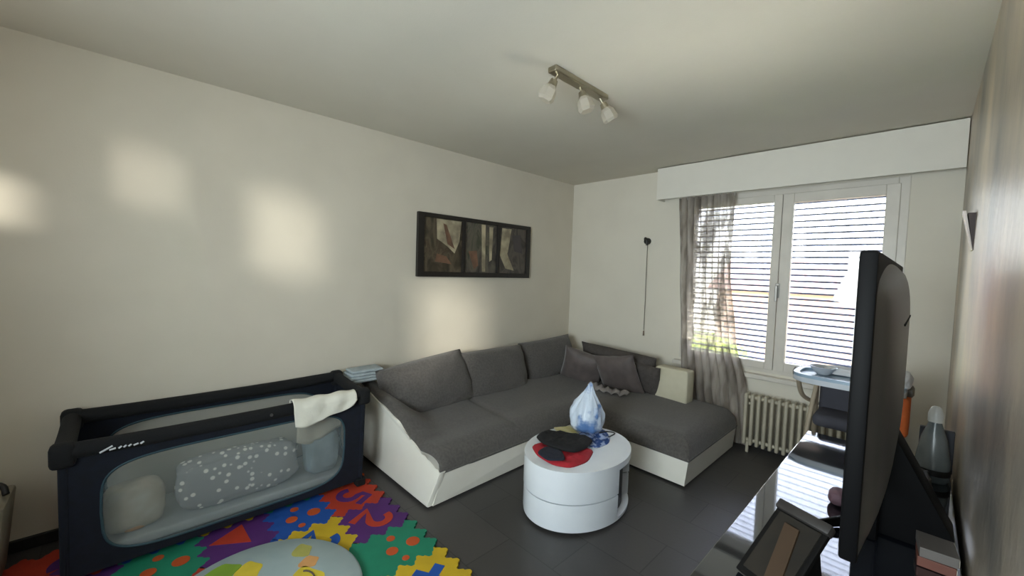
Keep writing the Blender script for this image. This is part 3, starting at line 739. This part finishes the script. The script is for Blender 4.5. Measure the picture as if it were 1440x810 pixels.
# ------------------------------------------------------------------ toy bin, lower left
tb_ = thing('toy_bin', 'beige slanted toy bin with a red and white wheel by the left wall', 'toy bin', (-2.80, -.50, TZ))
b2 = bmesh.new(); vs = []
for z, x0, x1, y0, y1 in ((0, -.10, .10, -.16, .10), (.36, -.15, .13, -.2, .13)):
    vs.append([b2.verts.new(p) for p in ((x0, y0, z), (x1, y0, z), (x1, y1, z), (x0, y1, z))])
b2.faces.new(vs[0][::-1]); b2.faces.new(vs[1])
for k in range(4): b2.faces.new((vs[0][k], vs[0][(k+1) % 4], vs[1][(k+1) % 4], vs[1][k]))
bmesh.ops.bevel(b2, geom=list(b2.edges), offset=.015, segments=2, profile=.5, affect='EDGES')
obj('bin_body', b2, mat('bin_beige', (150, 142, 124), .8, c2=(136, 124, 104)), tb_, 40)
b2 = bmesh.new(); tube(b2, smooth_path([(-.08, -.18, .37), (-.08, -.14, .42), (-.02, .08, .42), (.02, .12, .38)]), .012, 8); obj('handle', b2, blk, tb_, 60)
b2 = bmesh.new(); tube(b2, [(.10, -.06, .21), (.155, -.06, .21)], .055, 24); obj('wheel', b2, mat('wheel_white', (206, 190, 184), .6), tb_, 40)
b2 = bmesh.new(); tube(b2, [(.154, -.06, .21), (.162, -.06, .21)], .042, 24); obj('wheel_disc', b2, mat('wheel_red', (120, 36, 34), .6), tb_, 40)

# ------------------------------------------------------------------ coffee table
TC = (-1.475, 2.06)
ctb = thing('coffee_table', 'white oval drum coffee table with a dark open niche', 'coffee table', (TC[0], TC[1], 0))
wl = mat('white_lacquer', (230, 235, 240), .25, c2=(226, 231, 237), coat=.3)
A_, B_ = .295, .385
def oval(a, b, n=64, gap=None, k=1.0):
    o_ = []
    for i in range(n):
        t = 2*PI*i/n; kk = k
        if gap and gap[0] < t < gap[1]: kk = .80
        o_.append((a*kk*math.cos(t), b*kk*math.sin(t)))
    return o_
b2 = bmesh.new(); prism(b2, oval(A_-.004, B_-.004, 96), .018, .035, 'z'); obj('base_plate', b2, wl, ctb, 30)
b2 = bmesh.new(); prism(b2, oval(A_-.03, B_-.03, 48), 0, .018, 'z'); obj('plinth', b2, blk, ctb, 30)
gap = (R_(2), R_(46))
b2 = bmesh.new(); prism(b2, oval(A_-.002, B_-.002, 120, gap), .035, .172, 'z', bev=.003); obj('lower_drum', b2, wl, ctb, 30)
b2 = bmesh.new(); prism(b2, oval(A_-.012, B_-.012, 96, gap), .17, .182, 'z'); obj('shadow_gap', b2, mat('groove_grey', (120, 124, 128), .6), ctb, 30)
b2 = bmesh.new(); prism(b2, oval(A_, B_, 120, gap), .18, .322, 'z', bev=.003); obj('upper_drum', b2, wl, ctb, 30)
b2 = bmesh.new(); prism(b2, oval(A_, B_, 96), .322, .36, 'z', bev=.006); obj('table_top', b2, wl, ctb, 30)
b2 = bmesh.new(); prism(b2, [(x*.86, y*.86) for x, y in [(A_*math.cos(R_(a)), B_*math.sin(R_(a))) for a in range(0, 50, 3)]] + [(0, 0)], .036, .321, 'z'); obj('niche_lining', b2, mat('niche_dark', (20, 26, 34), .5), ctb)

def cloth(name, outline, z0, hgt, m, label, seed=0, rings=12, amp=.016, sub=True):
    """a soft flat heap: closed shape over a world outline"""
    cx = sum(p[0] for p in outline)/len(outline); cy = sum(p[1] for p in outline)/len(outline)
    pts = []
    for i in range(len(outline)):
        a, b = Vector(outline[i]), Vector(outline[(i+1) % len(outline)])
        for k in range(5): pts.append(a.lerp(b, k/5))
    n = len(pts)
    for _ in range(2): pts = [(pts[i-1]+pts[i]*2+pts[(i+1) % n])/4 for i in range(n)]
    bm = bmesh.new(); R3 = []
    for j in range(rings):
        t = j/rings; r = 1-t**1.3
        row = []
        for p in pts:
            x, y = cx+(p.x-cx)*r, cy+(p.y-cy)*r
            z = z0+hgt*(1-(1-min(1, t*3))**2)+(amp*nz3(x+seed, y, seed, 22)+amp*.5*nz3(x, y+seed, 0, 55))*min(1, t*3)
            row.append(bm.verts.new((x, y, max(z, z0))))
        R3.append(row)
    for A, B in zip(R3, R3[1:]):
        for i in range(n): bm.faces.new((A[i], A[(i+1) % n], B[(i+1) % n], B[i]))
    bm.faces.new(R3[-1]); bm.faces.new(R3[0][::-1])
    return tag(obj(name, bm, m, None, 180), label, 'clothing' if name not in ('booklet',) else 'booklet')
TT = .3605
cloth('red_shirt', [(-1.67, 1.83), (-1.66, 1.93), (-1.50, 1.98), (-1.38, 2.10), (-1.31, 1.93), (-1.33, 1.79), (-1.42, 1.74), (-1.56, 1.76)], TT, .020, mat('red_jersey', (176, 30, 44), .85, c2=(150, 24, 36), bump=.3), 'crumpled red garment lowest in the clothes heap on the coffee table', 3)
cloth('navy_shirt', [(-1.55, 1.745), (-1.57, 1.85), (-1.46, 1.88), (-1.37, 1.80), (-1.44, 1.715)], TT+.026, .012, mat('navy_jersey', (26, 30, 44), .9, bump=.3), 'small navy cloth lying on the red garment on the coffee table', 5, amp=.005)
cloth('black_shirt', [(-1.70, 1.90), (-1.71, 2.02), (-1.58, 2.09), (-1.43, 2.16), (-1.38, 2.02), (-1.39, 1.90), (-1.52, 1.85), (-1.62, 1.86)], TT+.032, .026, mat('black_jersey', (20, 19, 21), .9, bump=.3), 'folded black garment on top of the clothes heap on the coffee table', 7)
cloth('blue_scarf', [(-1.58, 2.17), (-1.62, 2.36), (-1.52, 2.42), (-1.42, 2.34), (-1.37, 2.24), (-1.38, 2.12), (-1.46, 2.10)], TT, .014, mat('blue_print_cloth', (40, 72, 130), .85, c2=(150, 164, 196), scale=26, bump=.3, lo=.48, hi=.56), 'blue and white crumpled cloth under the plastic bag', 9)
bk = thing('booklet', 'cream and yellow booklet on the coffee table behind the black garment', 'booklet', (-1.655, 2.165, TT), (0, 0, R_(-28)))
obj('page_block', box(-.075, .075, -.06, .06, 0, .012), mat('paper_white', (214, 210, 196), .8), bk)
obj('cover', box(-.077, .077, -.062, .062, .012, .0135), mat('cover_yellow', (214, 204, 160), .6, c2=(190, 176, 110), scale=20), bk)
# plastic bag
bm = bmesh.new(); BC = (-1.60, 2.30)
prof = [(.0, .000), (.090, .002), (.112, .03), (.116, .08), (.108, .13), (.088, .18), (.060, .22), (.036, .255), (.020, .29), (.012, .315), (.002, .325)]
nk = 72; rows = []
prof2 = []
for (r0, z0), (r1, z1) in zip(prof, prof[1:]):
    for k in range(4): t = k/4; prof2.append((r0+(r1-r0)*t, z0+(z1-z0)*t))
prof2.append(prof[-1])
for r, z in prof2:
    row = []
    for k in range(nk):
        a = 2*PI*k/nk; cx, cy = math.cos(a), math.sin(a)
        fold = 1+.16*nz3(cx*1.6, cy*1.6, z*5, 1.7)+.10*abs(nz3(cx*4, cy*4, z*9+3, 1.5))+.05*math.sin(9*a+z*18)
        row.append(bm.verts.new((r*fold*cx, r*fold*cy*.95, z+(.006*nz3(cx*3, cy*3, z*8) if z > .01 else 0))))
    rows.append(row)
for A, B in zip(rows, rows[1:]):
    for k in range(nk): bm.faces.new((A[k], A[(k+1) % nk], B[(k+1) % nk], B[k]))
def bag_mat():
    m = mat('bag_plastic', (206, 218, 234), .3, c2=(96, 130, 182), scale=7, bump=.5, bscale=26, lo=.50, hi=.60); return m
o = obj('plastic_bag', bm, bag_mat(), None, 180, (BC[0], BC[1], TT+.016), (R_(-3), R_(4), 0)); tag(o, 'white and blue crumpled plastic bag with a peaked top on the coffee table', 'bag')
o = obj('charging_lead', tube(bmesh.new(), smooth_path([(-1.47, 2.28, TT+.03), (-1.44, 2.33, TT+.035), (-1.43, 2.41, TT+.005), (-1.42, 2.30, TT+.008)]), .004, 6), blk, None, 60); tag(o, 'short dark cord lying beside the plastic bag', 'cord')

# ------------------------------------------------------------------ TV bench
TB = (-.15, 1.82, 0); TBZ = .62
tvb = thing('tv_bench', 'glossy black TV bench along the mottled right wall', 'TV bench', TB)
gb = mat('black_gloss_lacquer', (30, 33, 40), .06, c2=(28, 31, 38), spec=.9, coat=1)
obj('bench_top', box(-.27, .265, -.92, .92, TBZ-.03, TBZ, bev=.003), gb, tvb)
obj('carcass', box(-.25, .26, -.90, .90, .06, TBZ-.03), blk, tvb)
for k in range(3):
    y = -.60+.6*k; d = obj('door', box(-.268, -.25, y-.295, y+.295, .07, TBZ-.035, bev=.002), gb, tvb)
    obj('handle', box(-.28, -.268, y-.08, y+.08, TBZ-.075, TBZ-.06, bev=.003), chrome, d)
for x in (-.2, .2):
    for y in (-.8, .8): obj('leg', box(x-.02, x+.02, y-.02, y+.02, 0, .06), chrome, tvb)

# ------------------------------------------------------------------ TV
tv = thing('television', 'large flat television seen edge-on from behind on the glossy bench', 'television', (-.10, 1.80, TBZ))
tp = mat('tv_dark_plastic', (5, 5, 7), .6, spec=.15); tg = mat('tv_back_plastic', (62, 58, 54), .38, c2=(56, 53, 49), spec=.6)
obj('bezel', box(-.012, .022, -.60, .60, .19, .91, bev=.006), tp, tv, 40)
obj('screen', box(-.0135, -.0121, -.585, .585, .21, .895), mat('screen_glass', (8, 9, 12), .08, spec=.8), tv)
bm = bmesh.new(); nn = 28; g = []
for i in range(nn+1):
    u = -1+2*i/nn; r = []
    for j in range(nn+1):
        v = -1+2*j/nn
        h_ = (max(0, 1-abs(u)**4)**.6)*(max(0, 1-abs(v)**5)**.6)
        vs_ = v*.345*(1-.18*abs(u)**3 if v > 0 else 1)
        r.append(bm.verts.new((.022+.040*h_, u*.585, .55+vs_)))
    g.append(r)
for A, B in zip(g, g[1:]):
    for j in range(nn): bm.faces.new((A[j], B[j], B[j+1], A[j+1]))
edge = [g[i][0] for i in range(nn+1)]+[g[nn][j] for j in range(1, nn+1)]+[g[i][nn] for i in range(nn-1, -1, -1)]+[g[0][j] for j in range(nn-1, 0, -1)]
bm.faces.new(edge[::-1])
obj('back_housing', bm, tg, tv, 60)
bm = bmesh.new()
for k in range(10): bx(bm, .056, .0635, -.25+.05*k, -.22+.05*k, .72, .726)
split_obj('vent_slot', bm, tp, tv)
bm = bmesh.new(); prism(bm, [(.0, .34), (.055, .34), (.20, .06), (.15, .005), (.0, .005)], .00, .14, 'y', bev=.006); obj('rear_brace', bm, tp, tv, 30)
bm = bmesh.new(); tube(bm, [(.0, .03, .03), (-.13, -.13, .012)], [.022, .012], 10); bx(bm, -.03, .03, -.06, .10, .0, .22, bev=.008); obj('stand_foot', bm, tp, tv, 40)

# ------------------------------------------------------------------ photo frame with easel back
FS = .82
ph = thing('photo_frame', 'dark photo frame seen from behind with brown strut, near end of the glossy bench', 'photo frame', (-.272, 1.225, TBZ+.013), (0, 0, R_(-22)))
fr_ = mat('frame_black_wood', (12, 11, 11), .6, spec=.2)
def lean(bm, a=R_(-48)):
    bmesh.ops.rotate(bm, verts=bm.verts, cent=(0, 0, 0), matrix=Matrix.Rotation(a, 3, 'X')); return bm
b2 = bmesh.new(); bx(b2, -.085, .085, 0, .016, .0, .235, bev=.003); obj('frame_border', lean(b2), fr_, ph)
b2 = bmesh.new(); bx(b2, -.088, .088, -.012, .018, .215, .245, bev=.006); obj('top_rail', lean(b2), mat('frame_grey_edge', (52, 49, 48), .5), ph, 40)
obj('backing_board', lean(box(-.066, .070, -.005, 0, .018, .21)), mat('backing_brown', (34, 28, 20), .9, c2=(26, 22, 16)), ph)
b2 = bmesh.new(); prism(b2, [(-.030, .185), (.018, .185), (.062, .0), (.012, .0)], -.012, -.005, 'y')
obj('easel_strut', lean(b2), mat('strut_brown', (62, 44, 26), .7), ph)
b2 = bmesh.new(); prism(b2, [(.02, -.012), (.20, -.012), (.172, .13)], -.05, .05, 'x'); obj('support_leg', b2, fr_, ph)
ph.scale = (FS, 1, 1)

# ------------------------------------------------------------------ high chair
hc = thing('high_chair', 'beige-framed baby high chair with pale blue tray in front of the window', 'high chair', (-.30, 3.22, 0))
bg_ = mat('beige_tube', (176, 162, 140), .5); trw = mat('tray_white', (196, 202, 210), .35); trb = mat('tray_blue', (150, 172, 192), .3)
b2 = bmesh.new()
def rrect(a, b, n=48, e_=.5): return [(a*math.copysign(abs(math.cos(t))**e_, math.cos(t)), b*math.copysign(abs(math.sin(t))**e_, math.sin(t))) for t in [2*PI*k/n for k in range(n)]]
prism(b2, [(x, y-.14) for x, y in rrect(.255, .17)], .845, .875, 'z', bev=.008); obj('tray_body', b2, trw, hc, 40)
b2 = bmesh.new(); ro, ri = rrect(.255, .17), rrect(.225, .14)
lo_ = []
for pts_, z in ((ro, .875), (ro, .893), (ri, .893), (ri, .878)): lo_.append([b2.verts.new((x, y-.14, z)) for x, y in pts_])
for A, B in zip(lo_, lo_[1:]):
    for k in range(48): b2.faces.new((A[k], A[(k+1) % 48], B[(k+1) % 48], B[k]))
b2.faces.new(lo_[-1]); b2.faces.new(lo_[0][::-1])
obj('tray_rim', b2, trb, hc, 40)
for s in (-1, 1):
    b2 = bmesh.new(); tube(b2, smooth_path([(s*.20, -.24, 0), (s*.19, -.10, .45), (s*.17, .06, .80)]), .013, 10); obj('leg', b2, bg_, hc, 60)
    b2 = bmesh.new(); tube(b2, smooth_path([(s*.20, .30, 0), (s*.19, .20, .45), (s*.17, .06, .80)]), .013, 10); obj('leg', b2, bg_, hc, 60)
    b2 = bmesh.new(); tube(b2, smooth_path([(s*.18, .18, .62), (s*.235, .0, .70), (s*.24, -.14, .84)]), .014, 10); obj('armrest', b2, bg_, hc, 60)
    b2 = bmesh.new(); lathe(b2, [(.02, -.02), (.034, -.012), (.034, .012), (.02, .02)], n=18); obj('hinge_cap', b2, mat('hinge_grey', (112, 108, 98), .5), hc, 50, (s*.262, -.06, .855), (0, PI/2, 0))
b2 = bmesh.new(); tube(b2, [(-.195, -.16, .26), (.195, -.16, .26)], .011, 8); bx(b2, -.12, .12, -.26, -.13, .26, .28, bev=.006); obj('footrest', b2, bg_, hc, 40)
org = mat('orange_seat_fabric', (214, 108, 50), .8, c2=(196, 96, 44))
b2 = bmesh.new(); bx(b2, -.165, .165, -.10, .16, .54, .62, bev=.03, seg=3); obj('seat', b2, mat('dark_seat_fabric', (70, 70, 78), .9), hc, 50)
b2 = bmesh.new(); bx(b2, -.165, .165, .12, .18, .56, .86, bev=.028, seg=3); obj('backrest', b2, MATS['dark_seat_fabric'], hc, 50)
b2 = bmesh.new(); bx(b2, .16, .27, -.16, .12, .60, .83, bev=.03, seg=3); obj('side_bolster', b2, org, hc, 50)['label'] = 'orange side bolster'
def toy(name, c, prof, m, label, cat, n=24, rot=(0, 0, 0)):
    b = bmesh.new(); lathe(b, prof, n=n); return tag(obj(name, b, m, None, 50, c, rot), label, cat)
toy('white_bowl', (-.42, 3.10, .8792), [(.03, 0), (.035, .004), (.07, .05), (.066, .05), (.03, .008), (.001, .008)], trw, 'small white bowl at the left of the high chair tray', 'bowl')
lump('tray_cloth', (-.33, 3.17, .905), .10, .05, .026, mat('tray_cloth_white', (214, 214, 216), .9), 'crumpled white cloth on the high chair tray', 'cloth', 4, .2, .7)
lump('white_bib', (-.075, 3.08, .925), .045, .07, .052, MATS['tray_cloth_white'], 'white bib heaped at the right end of the high chair tray', 'bib', 6, .2, .7)

# ------------------------------------------------------------------ things on the bench beyond the television
lump('cable_bundle', (.02, 2.32, TBZ+.035), .035, .12, .034, mat('grey_cable', (96, 94, 90), .5, c2=(60, 58, 56), scale=30), 'grey bundle of cables on the bench behind the television', 'cables', 2, .25, .8)
bo = thing('plastic_bottle', 'translucent grey conical bottle with white top by the right wall', 'bottle', (.055, 2.50, TBZ))
b2 = bmesh.new(); lathe(b2, [(.050, 0), (.056, .01), (.054, .08), (.040, .18), (.022, .24), (.020, .25)], n=28); obj('bottle_body', b2, mat('bottle_grey', (120, 126, 126), .25, c2=(98, 106, 108)), bo, 50)
b2 = bmesh.new(); lathe(b2, [(.024, .25), (.024, .285), (.016, .31), (.008, .316)], n=20); obj('cap', b2, mat('cap_white', (220, 220, 216), .35), bo, 50)
b2 = bmesh.new(); lathe(b2, [(.057, .03), (.057, .055)], n=28); obj('base_band', b2, blk, bo, 50)
o = obj('black_box', box(-.055, .055, -.012, .012, 0, .19, bev=.004), mat('box_slate', (52, 54, 62), .6), None, None, (.065, 2.63, TBZ)); tag(o, 'slim dark slate box standing behind the conical bottle', 'box')
for k, (nm, c_, l) in enumerate((('book_pink', (112, 66, 54), 'pinkish-red book, lowest of the pair behind the television foot'), ('book_white', (110, 104, 100), 'pale grey book lying on top of the pinkish-red one'))):
    b = thing('book', l, 'book', (.060, 1.77, TBZ+.0015+.030*k), (0, 0, R_(2+3*k)))
    obj('cover', box(-.040, .040, -.075, .075, 0, .029, bev=.002), mat(nm, c_, .6), b)
    obj('pages', box(-.036, .0415, -.072, .0765, .004, .025), mat('page_cream', (190, 182, 166), .8), b)
lump('pink_toy', (-.19, 1.93, TBZ+.028), .03, .045, .027, mat('dusty_pink', (120, 92, 104), .7), 'small dusty pink toy on the bench next to the television', 'toy', 2, .08, .8)
# wall ornament on the right wall
orn = thing('wall_ornament', 'small V-shaped white and dark ornament fixed on the mottled right wall', 'ornament', (XR, 2.75, 1.70))
b2 = bmesh.new(); prism(b2, [(-.004, -.085), (-.002, -.085), (-.030, .09), (-.040, .09)], -.05, .05, 'y'); obj('white_plate', b2, mat('orn_white', (206, 196, 190), .5), orn)
b2 = bmesh.new(); prism(b2, [(-.002, -.085), (0, -.085), (0, .08), (-.024, .08)], -.05, .05, 'y'); obj('dark_plate', b2, mat('orn_dark', (60, 46, 44), .6), orn)
